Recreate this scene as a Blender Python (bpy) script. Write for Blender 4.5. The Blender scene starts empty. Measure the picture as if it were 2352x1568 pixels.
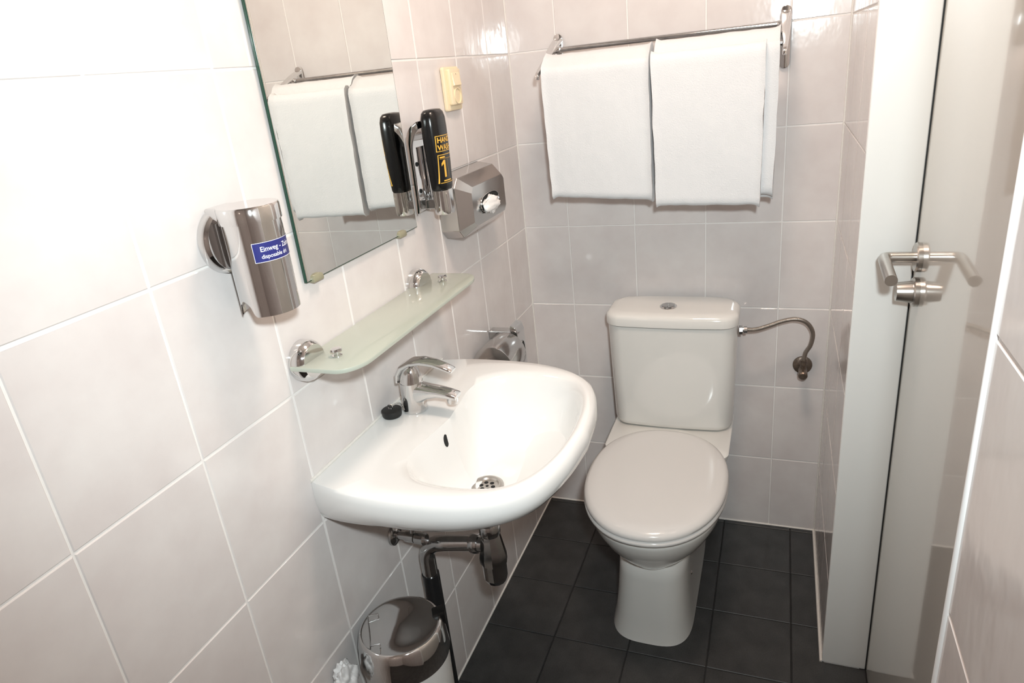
import bpy, bmesh, math, random
from mathutils import Vector, Matrix, noise
random.seed(7)
S = bpy.context.scene
COL = S.collection
PI = math.pi

# ---------------------------------------------------------------- camera
cam = bpy.data.cameras.new('camera')
cam.sensor_fit = 'HORIZONTAL'; cam.sensor_width = 36.0
cam.lens = 1566.2076 / 2352 * 36.0
cam.clip_start = 0.02
camo = bpy.data.objects.new('camera', cam)
RX = Vector((0.93347441, 0.34387810, -0.10184973))
RY = Vector((-0.03930277, 0.38036030, 0.92400289))
RZ = Vector((0.35648395, -0.85853008, 0.36857197))
CAMLOC = Vector((0.7331959, -1.9748971, 1.4593665))
camo.matrix_world = Matrix(((RX.x, RY.x, RZ.x, CAMLOC.x), (RX.y, RY.y, RZ.y, CAMLOC.y), (RX.z, RY.z, RZ.z, CAMLOC.z), (0, 0, 0, 1)))
COL.objects.link(camo); S.camera = camo

# ---------------------------------------------------------------- world and exposure
w = bpy.data.worlds.new('world'); S.world = w; w.use_nodes = True
w.node_tree.nodes['Background'].inputs[0].default_value = (0.02, 0.02, 0.02, 1)
w.node_tree.nodes['Background'].inputs[1].default_value = 1.0
S.view_settings.view_transform = 'Standard'
try: S.view_settings.look = 'None'
except Exception: pass
S.view_settings.gamma = 1.0
S.view_settings.use_curve_mapping = False
S.view_settings.exposure = 0.0
S.cycles.use_denoising = True
S.cycles.max_bounces = 14; S.cycles.diffuse_bounces = 6; S.cycles.glossy_bounces = 8
S.cycles.transmission_bounces = 10; S.cycles.caustics_reflective = False; S.cycles.caustics_refractive = False

# photographer's flash head, just above the lens
fl = bpy.data.lights.new('flash', 'SPOT')
fl.energy = 75; fl.color = (0.9, 1.0, 1.015); fl.shadow_soft_size = 0.035
fl.spot_size = math.radians(108); fl.spot_blend = 1.0
flo = bpy.data.objects.new('flash', fl); COL.objects.link(flo)
flo.location = (0.81, -1.975, 1.6)
flo.rotation_euler = (Vector((-0.47, 1.0, -0.285))).to_track_quat('-Z', 'Y').to_euler()
LAMP_ENERGY = 10.8
LAMP_COLOR = (1.0, 0.8, 0.665)

# ---------------------------------------------------------------- materials
def nt(name):
    m = bpy.data.materials.new(name); m.use_nodes = True
    return m, m.node_tree, m.node_tree.nodes['Principled BSDF']
def setp(b, **k):
    for a, v in k.items():
        a = a.replace('_', ' ')
        if a in b.inputs: b.inputs[a].default_value = v
def simple(name, col, rough=0.5, metal=0.0, coat=0.0, noise_scale=0, noise_amt=0.0, bump=0.0, bump_scale=200, ior=1.5):
    m, t, b = nt(name)
    setp(b, Base_Color=(*col, 1), Roughness=rough, Metallic=metal, Coat_Weight=coat, IOR=ior)
    if noise_amt > 0:
        tc = t.nodes.new('ShaderNodeTexCoord'); n = t.nodes.new('ShaderNodeTexNoise')
        n.inputs['Scale'].default_value = noise_scale; n.inputs['Detail'].default_value = 4
        t.links.new(tc.outputs['Object'], n.inputs['Vector'])
        mx = t.nodes.new('ShaderNodeMix'); mx.data_type = 'RGBA'
        mx.inputs['A'].default_value = (*[c * (1 - noise_amt) for c in col], 1)
        mx.inputs['B'].default_value = (*[min(1, c * (1 + noise_amt)) for c in col], 1)
        t.links.new(n.outputs['Fac'], mx.inputs['Factor']); t.links.new(mx.outputs['Result'], b.inputs['Base Color'])
    if bump > 0:
        tc = t.nodes.new('ShaderNodeTexCoord'); n = t.nodes.new('ShaderNodeTexNoise')
        n.inputs['Scale'].default_value = bump_scale; n.inputs['Detail'].default_value = 3
        t.links.new(tc.outputs['Object'], n.inputs['Vector'])
        bp = t.nodes.new('ShaderNodeBump'); bp.inputs['Strength'].default_value = bump; bp.inputs['Distance'].default_value = 0.002
        t.links.new(n.outputs['Fac'], bp.inputs['Height']); t.links.new(bp.outputs['Normal'], b.inputs['Normal'])
    return m

def tile_material():
    m, t, b = nt('wall_tile_glaze')
    tc = t.nodes.new('ShaderNodeTexCoord'); oi = t.nodes.new('ShaderNodeObjectInfo')
    ad = t.nodes.new('ShaderNodeVectorMath'); ad.operation = 'MULTIPLY_ADD'
    ad.inputs[1].default_value = (1, 1, 1)
    cb = t.nodes.new('ShaderNodeCombineXYZ')
    mu = t.nodes.new('ShaderNodeMath'); mu.operation = 'MULTIPLY'; mu.inputs[1].default_value = 37.0
    t.links.new(oi.outputs['Random'], mu.inputs[0])
    for k in range(3): t.links.new(mu.outputs[0], cb.inputs[k])
    t.links.new(tc.outputs['Object'], ad.inputs[0]); t.links.new(cb.outputs[0], ad.inputs[2])
    n = t.nodes.new('ShaderNodeTexNoise'); n.inputs['Scale'].default_value = 9; n.inputs['Detail'].default_value = 5; n.inputs['Roughness'].default_value = 0.55
    t.links.new(ad.outputs[0], n.inputs['Vector'])
    cr = t.nodes.new('ShaderNodeValToRGB')
    cr.color_ramp.elements[0].position = 0.30; cr.color_ramp.elements[0].color = (0.655, 0.605, 0.592, 1)
    cr.color_ramp.elements[1].position = 0.70; cr.color_ramp.elements[1].color = (0.725, 0.690, 0.675, 1)
    t.links.new(n.outputs['Fac'], cr.inputs['Fac']); t.links.new(cr.outputs['Color'], b.inputs['Base Color'])
    setp(b, Roughness=0.10, IOR=1.5, Specular_IOR_Level=0.55)
    n2 = t.nodes.new('ShaderNodeTexNoise'); n2.inputs['Scale'].default_value = 26; n2.inputs['Detail'].default_value = 2
    mp = t.nodes.new('ShaderNodeMapping'); mp.inputs['Scale'].default_value = (1.6, 0.8, 1)
    t.links.new(ad.outputs[0], mp.inputs['Vector']); t.links.new(mp.outputs[0], n2.inputs['Vector'])
    bp = t.nodes.new('ShaderNodeBump'); bp.inputs['Strength'].default_value = 0.10; bp.inputs['Distance'].default_value = 0.004
    t.links.new(n2.outputs['Fac'], bp.inputs['Height']); t.links.new(bp.outputs['Normal'], b.inputs['Normal'])
    return m

def floor_material():
    m, t, b = nt('floor_tile_anthracite')
    tc = t.nodes.new('ShaderNodeTexCoord')
    n = t.nodes.new('ShaderNodeTexNoise'); n.inputs['Scale'].default_value = 420; n.inputs['Detail'].default_value = 4; n.inputs['Roughness'].default_value = 0.7
    t.links.new(tc.outputs['Object'], n.inputs['Vector'])
    n3 = t.nodes.new('ShaderNodeTexNoise'); n3.inputs['Scale'].default_value = 14; n3.inputs['Detail'].default_value = 4
    t.links.new(tc.outputs['Object'], n3.inputs['Vector'])
    mm = t.nodes.new('ShaderNodeMath'); mm.operation = 'MULTIPLY_ADD'; mm.inputs[1].default_value = 0.6
    t.links.new(n3.outputs['Fac'], mm.inputs[0]); t.links.new(n.outputs['Fac'], mm.inputs[2])
    cr = t.nodes.new('ShaderNodeValToRGB')
    cr.color_ramp.elements[0].position = 0.55; cr.color_ramp.elements[0].color = (0.016, 0.0165, 0.0175, 1)
    cr.color_ramp.elements[1].position = 1.05; cr.color_ramp.elements[1].color = (0.055, 0.055, 0.055, 1)
    t.links.new(mm.outputs[0], cr.inputs['Fac']); t.links.new(cr.outputs['Color'], b.inputs['Base Color'])
    setp(b, Roughness=0.42, Specular_IOR_Level=0.4)
    bp = t.nodes.new('ShaderNodeBump'); bp.inputs['Strength'].default_value = 0.15; bp.inputs['Distance'].default_value = 0.001
    t.links.new(n.outputs['Fac'], bp.inputs['Height']); t.links.new(bp.outputs['Normal'], b.inputs['Normal'])
    return m

def glass_material():
    m, t, b = nt('frosted_green_glass')
    setp(b, Base_Color=(0.83, 0.89, 0.77, 1), Roughness=0.30, IOR=1.45, Transmission_Weight=0.48, Coat_Weight=0.5, Coat_Roughness=0.06)
    return m

def braid_material():
    m, t, b = nt('braided_steel')
    setp(b, Base_Color=(0.42, 0.38, 0.34, 1), Metallic=1.0, Roughness=0.32)
    tc = t.nodes.new('ShaderNodeTexCoord'); wv = t.nodes.new('ShaderNodeTexWave'); wv.inputs['Scale'].default_value = 160; wv.inputs['Distortion'].default_value = 3
    t.links.new(tc.outputs['Object'], wv.inputs['Vector'])
    bp = t.nodes.new('ShaderNodeBump'); bp.inputs['Strength'].default_value = 0.4; bp.inputs['Distance'].default_value = 0.001
    t.links.new(wv.outputs['Fac'], bp.inputs['Height']); t.links.new(bp.outputs['Normal'], b.inputs['Normal'])
    return m

def towel_material():
    m, t, b = nt('white_terry')
    setp(b, Base_Color=(0.70, 0.715, 0.73, 1), Roughness=0.95, Sheen_Weight=0.25, Sheen_Roughness=0.6, Specular_IOR_Level=0.1)
    tc = t.nodes.new('ShaderNodeTexCoord'); n = t.nodes.new('ShaderNodeTexNoise'); n.inputs['Scale'].default_value = 420; n.inputs['Detail'].default_value = 3
    t.links.new(tc.outputs['Object'], n.inputs['Vector'])
    bp = t.nodes.new('ShaderNodeBump'); bp.inputs['Strength'].default_value = 0.45; bp.inputs['Distance'].default_value = 0.002
    t.links.new(n.outputs['Fac'], bp.inputs['Height']); t.links.new(bp.outputs['Normal'], b.inputs['Normal'])
    return m

def mirror_material():
    m, t, b = nt('mirror_silver')
    setp(b, Base_Color=(0.90, 0.92, 0.89, 1), Metallic=1.0, Roughness=0.0)
    return m

MAT = dict(
    tile=tile_material(), floor=floor_material(),
    grout=simple('white_grout', (0.80, 0.78, 0.76), 0.7, noise_scale=60, noise_amt=0.05),
    floor_grout=simple('dark_grout', (0.012, 0.012, 0.012), 0.85, noise_scale=80, noise_amt=0.3),
    silicone=simple('white_sealant', (0.74, 0.71, 0.67), 0.45, noise_scale=60, noise_amt=0.08),
    ceiling=simple('ceiling_paint', (0.80, 0.79, 0.77), 0.9, noise_scale=20, noise_amt=0.02),
    paint=simple('white_lacquer', (0.76, 0.765, 0.75), 0.30, noise_scale=4, noise_amt=0.01),
    door=simple('door_gloss_white', (0.66, 0.645, 0.605), 0.07, coat=0.6, noise_scale=3, noise_amt=0.01, bump=0.01, bump_scale=12),
    trim=simple('white_trim_plastic', (0.86, 0.86, 0.86), 0.35, noise_scale=6, noise_amt=0.01),
    ceramic=simple('white_ceramic', (0.77, 0.77, 0.76), 0.06, coat=0.5, noise_scale=5, noise_amt=0.01),
    toilet=simple('toilet_ceramic', (0.74, 0.73, 0.70), 0.08, coat=0.4, noise_scale=5, noise_amt=0.01),
    seat=simple('toilet_seat_plastic', (0.67, 0.655, 0.64), 0.16, noise_scale=5, noise_amt=0.01),
    chrome=simple('chrome', (0.74, 0.74, 0.74), 0.06, 1.0, noise_scale=30, noise_amt=0.02),
    chrome_dark=simple('dark_chrome', (0.50, 0.50, 0.50), 0.14, 1.0, noise_scale=60, noise_amt=0.25),  # darker chrome; the dark reflections on the trap are put into its base colour
    steel=simple('brushed_steel', (0.52, 0.49, 0.46), 0.28, 1.0, noise_scale=60, noise_amt=0.06),
    satin=simple('satin_tissue_steel', (0.60, 0.59, 0.58), 0.15, 1.0, noise_scale=30, noise_amt=0.05),
    rust=simple('tarnished_brass', (0.20, 0.16, 0.13), 0.38, 0.8, noise_scale=90, noise_amt=0.5, bump=0.4, bump_scale=150),
    black=simple('black_plastic', (0.006, 0.006, 0.006), 0.28, noise_scale=30, noise_amt=0.1),
    bottle=simple('bottle_black', (0.004, 0.004, 0.0045), 0.22, noise_scale=10, noise_amt=0.1),
    rubber=simple('black_rubber', (0.006, 0.006, 0.006), 0.5, noise_scale=50, noise_amt=0.2),
    pipe=simple('black_pipe', (0.014, 0.014, 0.015), 0.24, noise_scale=90, noise_amt=0.4, bump=0.05, bump_scale=60),
    gap_shade=simple('gap_shade_grey', (0.05, 0.048, 0.045), 0.6, noise_scale=30, noise_amt=0.1),  # shade of the door gap as a flat dark colour
    dark=simple('dark_void', (0.004, 0.004, 0.004), 0.8, noise_scale=10, noise_amt=0.1),
    gold=simple('gold_print', (0.75, 0.43, 0.06), 0.35, noise_scale=40, noise_amt=0.06),
    blue=simple('blue_label', (0.022, 0.026, 0.16), 0.3, noise_scale=40, noise_amt=0.05),
    print_white=simple('white_print', (0.80, 0.80, 0.86), 0.4, noise_scale=40, noise_amt=0.02),
    cream=simple('cream_plastic', (0.80, 0.67, 0.46), 0.30, noise_scale=20, noise_amt=0.03),
    clip=simple('clear_yellow_plastic', (0.30, 0.28, 0.19), 0.3, noise_scale=40, noise_amt=0.1),
    glassedge=simple('glass_edge_green', (0.010, 0.05, 0.032), 0.12, noise_scale=20, noise_amt=0.1),
    shelfglass=glass_material(), mirror=mirror_material(), braid=braid_material(), towel=towel_material(),
    paper=simple('tissue_paper', (0.84, 0.83, 0.82), 0.95, noise_scale=60, noise_amt=0.03, bump=0.3, bump_scale=120),
    bag=simple('white_plastic_bag', (0.80, 0.80, 0.80), 0.45, noise_scale=60, noise_amt=0.04, bump=0.3, bump_scale=90),
    binwhite=simple('bin_white', (0.78, 0.77, 0.75), 0.35, noise_scale=10, noise_amt=0.02),
)

# ---------------------------------------------------------------- mesh helpers
class G:
    def __init__(s): s.v = []; s.f = []
    def add(s, vs, fs):
        o = len(s.v); s.v += [tuple(p) for p in vs]; s.f += [tuple(i + o for i in f) for f in fs]; return s
    def box(s, a, b):
        x0, y0, z0 = a; x1, y1, z1 = b
        return s.add([(x0,y0,z0),(x1,y0,z0),(x1,y1,z0),(x0,y1,z0),(x0,y0,z1),(x1,y0,z1),(x1,y1,z1),(x0,y1,z1)],
                     [(3,2,1,0),(4,5,6,7),(0,1,5,4),(1,2,6,5),(2,3,7,6),(3,0,4,7)])
    def loft(s, rings, cap0=True, cap1=True, closed=False):
        n = len(rings[0]); vs = [p for r in rings for p in r]; fs = []
        assert all(len(r) == n for r in rings)
        m = len(rings)
        for i in range(m if closed else m - 1):
            j = (i + 1) % m
            for k in range(n):
                l = (k + 1) % n
                fs.append((i*n+k, i*n+l, j*n+l, j*n+k))
        if not closed:
            if cap0: fs.append(tuple(range(n - 1, -1, -1)))
            if cap1: fs.append(tuple((m-1)*n + k for k in range(n)))
        return s.add(vs, fs)
    def cyl(s, p0, p1, r0, r1=None, n=32, cap=True):
        if r1 is None: r1 = r0
        return s.turn(p0, p1, [(0, r0), (1, r1)], n, cap)
    def turn(s, p0, p1, prof, n=32, cap=True):
        """profile [(t, r)] along the axis p0->p1"""
        p0 = Vector(p0); p1 = Vector(p1); d = p1 - p0; u, w_ = frame(d.normalized())
        rings = [[tuple(p0 + d*t + (u*math.cos(2*PI*k/n) + w_*math.sin(2*PI*k/n))*max(r, 1e-5)) for k in range(n)] for t, r in prof]
        return s.loft(rings, cap, cap)
    def tube(s, path, r, n=16, cap=True):
        path = [Vector(p) for p in path]; rings = []; u = None
        for i, p in enumerate(path):
            d = (path[min(i+1, len(path)-1)] - path[max(i-1, 0)]).normalized()
            if u is None: u, w_ = frame(d)
            else:
                u = (u - d*u.dot(d)).normalized(); w_ = d.cross(u)
            rr = r[i] if isinstance(r, (list, tuple)) else r
            rings.append([tuple(p + (u*math.cos(2*PI*k/n) + w_*math.sin(2*PI*k/n))*rr) for k in range(n)])
        return s.loft(rings, cap, cap)
    def prism(s, pts, fn, d0, d1):
        """2D outline pts mapped by fn(a, b, d)"""
        return s.loft([[fn(a, b, d0) for a, b in pts], [fn(a, b, d1) for a, b in pts]])

def frame(d):
    a = Vector((0, 0, 1)) if abs(d.z) < 0.9 else Vector((0, 1, 0))
    u = a.cross(d).normalized(); return u, d.cross(u)

def spline(pts, n=8, closed=False):
    pts = [Vector(p) for p in pts]; out = []; m = len(pts)
    for i in range(m if closed else m - 1):
        if closed: p = [pts[(i + k - 1) % m] for k in range(4)]
        else: p = [pts[max(i-1, 0)], pts[i], pts[i+1], pts[min(i+2, m-1)]]
        for j in range(n):
            t = j / n
            out.append(0.5*((2*p[1]) + (p[2]-p[0])*t + (2*p[0]-5*p[1]+4*p[2]-p[3])*t*t + (3*p[1]-p[0]-3*p[2]+p[3])*t**3))
    if not closed: out.append(pts[-1])
    return out

def rrect(x0, x1, y0, y1, r, n=6):
    o = []
    for cx, cy, a0 in ((x1-r, y1-r, 0), (x0+r, y1-r, PI/2), (x0+r, y0+r, PI), (x1-r, y0+r, 1.5*PI)):
        for k in range(n + 1):
            a = a0 + PI/2*k/n; o.append((cx + r*math.cos(a), cy + r*math.sin(a)))
    return o

def mk(name, g, mat, parent=None, smooth=35, bevel=0.0, seg=2, sub=0):
    me = bpy.data.meshes.new(name)
    off = parent_off(parent)
    me.from_pydata([(x-off[0], y-off[1], z-off[2]) for x, y, z in g.v], [], g.f)
    bm = bmesh.new(); bm.from_mesh(me)
    bmesh.ops.remove_doubles(bm, verts=bm.verts, dist=1e-6)
    bmesh.ops.recalc_face_normals(bm, faces=bm.faces)
    if bevel > 0:
        ed = [e for e in bm.edges if len(e.link_faces) == 2 and e.calc_face_angle(0) > math.radians(28)]
        bmesh.ops.bevel(bm, geom=ed, offset=bevel, segments=seg, profile=0.5, affect='EDGES', clamp_overlap=True)
    bm.to_mesh(me); bm.free()
    for p in me.polygons: p.use_smooth = smooth > 0
    if smooth > 0:
        try: me.set_sharp_from_angle(angle=math.radians(smooth))
        except Exception: pass
    me.materials.append(MAT[mat] if isinstance(mat, str) else mat)
    o = bpy.data.objects.new(name, me); COL.objects.link(o)
    if parent: o.parent = parent
    if sub:
        md = o.modifiers.new('sub', 'SUBSURF'); md.levels = sub; md.render_levels = sub
    return o
def parent_off(p):
    v = Vector((0, 0, 0))
    while p is not None: v += p.location; p = p.parent
    return v
def thing(name, label, cat, loc, group=None):
    o = bpy.data.objects.new(name, None); COL.objects.link(o); o.location = loc
    o.empty_display_size = 0.05
    tag(o, label, cat, group); return o
def tag(o, label, cat, group=None):
    o['label'] = label; o['category'] = cat
    if group: o['group'] = group
    return o
def struct(o, label, cat):
    o['kind'] = 'structure'; o['label'] = label; o['category'] = cat; return o

def text_mesh(body, size, fn, z_scale=1.0, bold=0.0, xs=1.0):
    """flat lettering mapped by fn(u, v) -> point; u to the right, v up; returns a G"""
    cu = bpy.data.curves.new('txt', 'FONT'); cu.body = body; cu.size = size; cu.offset = bold; cu.resolution_u = 3
    ob = bpy.data.objects.new('txt', cu); COL.objects.link(ob)
    dg = bpy.context.evaluated_depsgraph_get(); dg.update()
    me = bpy.data.meshes.new_from_object(ob.evaluated_get(dg))
    g = G(); vs = [fn(v.co.x * xs, v.co.y * z_scale) for v in me.vertices]
    g.add(vs, [tuple(p.vertices) for p in me.polygons])
    COL.objects.unlink(ob); bpy.data.objects.remove(ob); bpy.data.curves.remove(cu); bpy.data.meshes.remove(me)
    return g

# ---------------------------------------------------------------- room dimensions
W = 0.8805; HC = 2.40; YF = -2.75          # width, ceiling, wall behind the camera
YJ = -0.537; YD = -1.44; XD = 0.980         # door recess: far jamb, near corner, door face
TW, TH = 0.2015, 0.25; JT = 0.0030; REC = 0.0013
TILES = {}
def tile_mesh(wd, ht, mat):
    key = (round(wd, 4), round(ht, 4), mat)
    if key in TILES: return TILES[key]
    a, b, c, h = wd/2 - JT/2, ht/2 - JT/2, min(0.0014, wd/6), 0.0012
    vs = [(-a,-b,-0.006),(a,-b,-0.006),(a,b,-0.006),(-a,b,-0.006),(-a,-b,-h),(a,-b,-h),(a,b,-h),(-a,b,-h),
          (-a+c,-b+c,0),(a-c,-b+c,0),(a-c,b-c,0),(-a+c,b-c,0)]
    fs = [(8,9,10,11)]
    for k in range(4):
        l = (k+1) % 4
        fs += [(4+k, 4+l, 8+l, 8+k), (k, l, 4+l, 4+k)]
    me = bpy.data.meshes.new('tile'); me.from_pydata(vs, [], fs); me.materials.append(MAT[mat])
    TILES[key] = me; return me
ORI = dict(left=Matrix(((0,0,1),(1,0,0),(0,1,0))), back=Matrix(((1,0,0),(0,0,-1),(0,1,0))),
           right=Matrix(((0,0,-1),(-1,0,0),(0,1,0))), floor=Matrix.Identity(3), front=Matrix(((-1,0,0),(0,0,1),(0,1,0))))
def cuts(lo, hi, start, step):
    c = [lo]; k = math.floor((lo - start)/step) - 1
    while True:
        v = start + k*step; k += 1
        if v >= hi - 0.006: break
        if v > lo + 0.006: c.append(v)
    return c + [hi]
def lay(parent, side, us, vs, place, mat='tile', jit=0.0016, skip=None):
    for i in range(len(us)-1):
        for j in range(len(vs)-1):
            u0, u1, v0, v1 = us[i], us[i+1], vs[j], vs[j+1]
            if u1-u0 < 0.008 or v1-v0 < 0.008: continue
            uc, vc = (u0+u1)/2, (v0+v1)/2
            if skip and skip(uc, vc): continue
            o = bpy.data.objects.new('tile', tile_mesh(u1-u0, v1-v0, mat)); COL.objects.link(o)
            m = ORI[side] @ (Matrix.Rotation(random.gauss(0, jit), 3, 'X') @ Matrix.Rotation(random.gauss(0, jit), 3, 'Y'))
            o.parent = parent; o.matrix_local = Matrix.Translation(place(uc, vc)) @ m.to_4x4()

# ---------------------------------------------------------------- setting
wl = struct(mk('wall_left', G().box((-0.10, YF, 0), (-REC, 0.0, HC)), 'grout', smooth=0), 'white tiled wall on the left carrying mirror, shelf and sink', 'wall')
wb = struct(mk('wall_back', G().box((-0.10, REC, 0), (W+0.10, 0.10, HC)), 'grout', smooth=0), 'white tiled back wall behind toilet and towels', 'wall')
g = G().box((W+REC, YJ, 0), (W+0.085, 0.0, HC)).box((W+REC, YF, 0), (W+0.10, YD, HC)).box((W+REC, YD, 2.06), (W+0.10, YJ, HC))
wr = struct(mk('wall_right', g, 'grout', smooth=0), 'white tiled right wall on both sides of the door', 'wall')
wf = struct(mk('wall_front', G().box((-0.10, YF-0.10, 0), (W+0.10, YF-REC, HC)), 'grout', smooth=0), 'white tiled wall behind the viewer', 'wall')
fo = struct(mk('floor', G().box((-0.10, YF-0.10, -0.10), (W+0.25, 0.10, -REC)), 'floor_grout', smooth=0), 'dark anthracite tiled floor', 'floor')
struct(mk('ceiling', G().box((-0.10, YF-0.10, HC), (W+0.25, 0.10, HC+0.1)), 'ceiling', smooth=0), 'plain white ceiling above the room', 'ceiling')
vz = cuts(0.0, HC, 0.0, TH)
lay(wl, 'left', cuts(YF, 0, -0.1618, TW), vz, lambda u, v: Vector((0, u, v)))
lay(wb, 'back', cuts(0, W, 0.1404, TW), vz, lambda u, v: Vector((u, 0, v)))
lay(wr, 'right', cuts(YJ, 0, -0.1618, TW), vz, lambda u, v: Vector((W, u, v)))
lay(wr, 'right', cuts(YF, YD, YD - TW, TW), vz, lambda u, v: Vector((W, u, v)))
lay(wf, 'front', cuts(0, W, 0.1404, TW), vz, lambda u, v: Vector((u, YF, v)))
FS = 0.20245
lay(fo, 'floor', cuts(0, W + 0.10, 0.20248, FS), cuts(YF, 0, -0.22157, FS), lambda u, v: Vector((u, v, 0)), mat='floor', jit=0.0008,
    skip=lambda u, v: u > W + 0.02 and not (YD < v < YJ))

# jamb, corner profile, sealant joints
jb = G().box((W + 0.0003, YJ - 0.0012, 0.002), (XD - 0.0018, YJ + 0.02, 2.06))
struct(mk('trim_1', jb, 'paint', smooth=0, bevel=0.002), 'white lacquered door jamb beside the handle', 'door jamb')
jb2 = G().box((XD + 0.010, YJ, 0.0), (XD + 0.06, YJ + 0.03, 2.06))
struct(mk('trim_2', jb2, 'paint', smooth=0), 'narrow white rebate of the door frame behind the gap', 'door jamb')
struct(mk('trim_10', G().box((XD - 0.0017, YJ + 0.0040, 0.002), (XD + 0.010, YJ + 0.012, 2.06)), 'gap_shade', smooth=0), 'dark strip standing in for the shade in the gap between jamb and door', 'shade strip')  # added dark strip that draws the shade of the door gap
g = G().box((W + 0.02, YD - 0.002, 0.0), (XD + 0.06, YD + 0.010, 2.06))
struct(mk('trim_3', g, 'paint', smooth=0, bevel=0.002), 'near door jamb on the hinge side', 'door jamb')
g = G().turn((W + 0.0022, YD + 0.001, 0), (W + 0.0022, YD + 0.001, 2.06), [(0, 0.0050), (1, 0.0050)], 20)
struct(mk('trim_4', g, 'trim'), 'rounded white corner profile along the near tiled wall edge', 'edge trim')
def bead(name, a, b, r, label):
    g = G(); g.cyl(a, b, r, n=12); return struct(mk(name, g, 'silicone'), label, 'sealant')
bead('trim_5', (0.0, YF, 0.0), (0.0, 0.0, 0.0), 0.0035, 'pale sealant joint between left wall and floor')
bead('trim_6', (0.0, 0.0, 0.0), (W, 0.0, 0.0), 0.0035, 'pale sealant joint between back wall and floor')
bead('trim_7', (W, YJ, 0.0), (W, 0.0, 0.0), 0.005, 'pale sealant joint between right wall and floor')
bead('trim_8', (0.0, 0.0, 0.0), (0.0, 0.0, HC), 0.003, 'pale sealant in the left room corner')
bead('trim_9', (W, 0.0, 0.0), (W, 0.0, HC), 0.003, 'pale sealant in the right room corner')

# door with lever handle and thumb turn
door = mk('door_1', G().box((XD, YD + 0.012, 0.006), (XD + 0.04, YJ - 0.0030, 2.05)), 'door', smooth=0, bevel=0.0015)
struct(door, 'closed glossy off-white door with steel lever handle', 'door')
HY, HZ = -0.592, 1.067
g = G()
nk = [(XD - 0.008, HY, HZ), (0.932, HY, HZ)] 
corner = [(0.932, HY, HZ), (0.9245, HY - 0.0015, HZ), (0.9205, HY - 0.006, HZ), (0.919, HY - 0.0125, HZ)]
g.tube(nk + corner[1:] + [(0.919, HY - 0.05, HZ - 0.003), (0.919, HY - 0.118, HZ - 0.008)], 0.0102, 24)
hd = mk('door_handle', g, 'steel', door, smooth=50)
mk('rose', G().turn((XD, HY, HZ), (XD - 0.010, HY, HZ), [(0, .0272), (.75, .0272), (1, .0255), (1, .012)], 40), 'steel', hd, smooth=30)
LY, LZ = -0.6013, 1.0035
lk = mk('lock_knob', G().turn((XD - 0.006, LY, LZ), (XD - 0.036, LY, LZ), [(0, .021), (.1, .021), (1, .0175), (1, .0165)], 28), 'steel', door, smooth=30)
mk('rose', G().turn((XD, LY, LZ), (XD - 0.010, LY, LZ), [(0, .0272), (.75, .0272), (1, .0255), (1, .012)], 40), 'steel', lk, smooth=30)

# ---------------------------------------------------------------- ceiling lamp
LX, LYY = 0.58, -0.85

t = thing('ceiling_lamp', 'round opal ceiling lamp above the room', 'lamp', (LX, LYY, HC))
mk('base', G().turn((LX, LYY, HC), (LX, LYY, HC - 0.02), [(0, .15), (1, .15)], 48), 'paint', t)
em, et, eb = nt('opal_glow')
setp(eb, Base_Color=(0.9, 0.9, 0.88, 1), Roughness=0.4); eb.inputs['Emission Color'].default_value = (*LAMP_COLOR, 1); eb.inputs['Emission Strength'].default_value = 1.0
mk('diffuser', G().turn((LX, LYY, HC - 0.02), (LX, LYY, HC - 0.075), [(0, .145), (.3, .142), (.6, .12), (.85, .08), (1, .01)], 48), em, t)
la = bpy.data.lights.new('lamp_light', 'AREA'); la.shape = 'DISK'; la.size = 0.30; la.energy = LAMP_ENERGY; la.color = LAMP_COLOR
lo = bpy.data.objects.new('lamp_light', la); COL.objects.link(lo); lo.parent = t; lo.location = (0, 0, -0.085)

# ---------------------------------------------------------------- wash basin
SY = -0.917
def polar(half, n=120, c=0.2):
    """closed outline from a half profile (x, dy); sampled by angle about (c, 0)"""
    pts = spline([(x, d, 0) for x, d in half], 10)
    pts = [(p.x, max(p.y, 0)) for p in pts]
    loop = [(x, -d) for x, d in reversed(pts)] + pts
    # loop runs from (xlast) ... ; close it
    out = []
    for k in range(n):
        a = 2*PI*k/n; dx, dy = math.cos(a), math.sin(a); best = None
        for i in range(len(loop)):
            (x0, y0), (x1, y1) = loop[i], loop[(i+1) % len(loop)]
            x0 -= c; x1 -= c
            den = dx*(y1-y0) - dy*(x1-x0)
            if abs(den) < 1e-12: continue
            tt = (x0*(y1-y0) - y0*(x1-x0))/den
            s_ = (x0*dy - y0*dx)/den
            if tt > 0 and -1e-6 <= s_ <= 1+1e-6 and (best is None or tt > best): best = tt
        out.append((c + dx*best, dy*best))
    return out
half_out = [(0.0, .262), (.06, .277), (.12, .284), (.20, .282), (.28, .267), (.345, .236), (.39, .185), (.416, .10), (.426, 0)]
half_in = [(.142, 0), (.134, .07), (.128, .13), (.142, .178), (.19, .213), (.27, .218), (.335, .198), (.372, .148), (.391, .08), (.397, 0)]
NP = 144
OUT = polar(half_out, NP)
INN = [None]*NP
hin = spline([(x, d, 0) for x, d in half_in], 10)
_l = [(p.x, -max(p.y, 0)) for p in reversed(hin)] + [(p.x, max(p.y, 0)) for p in hin]
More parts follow.
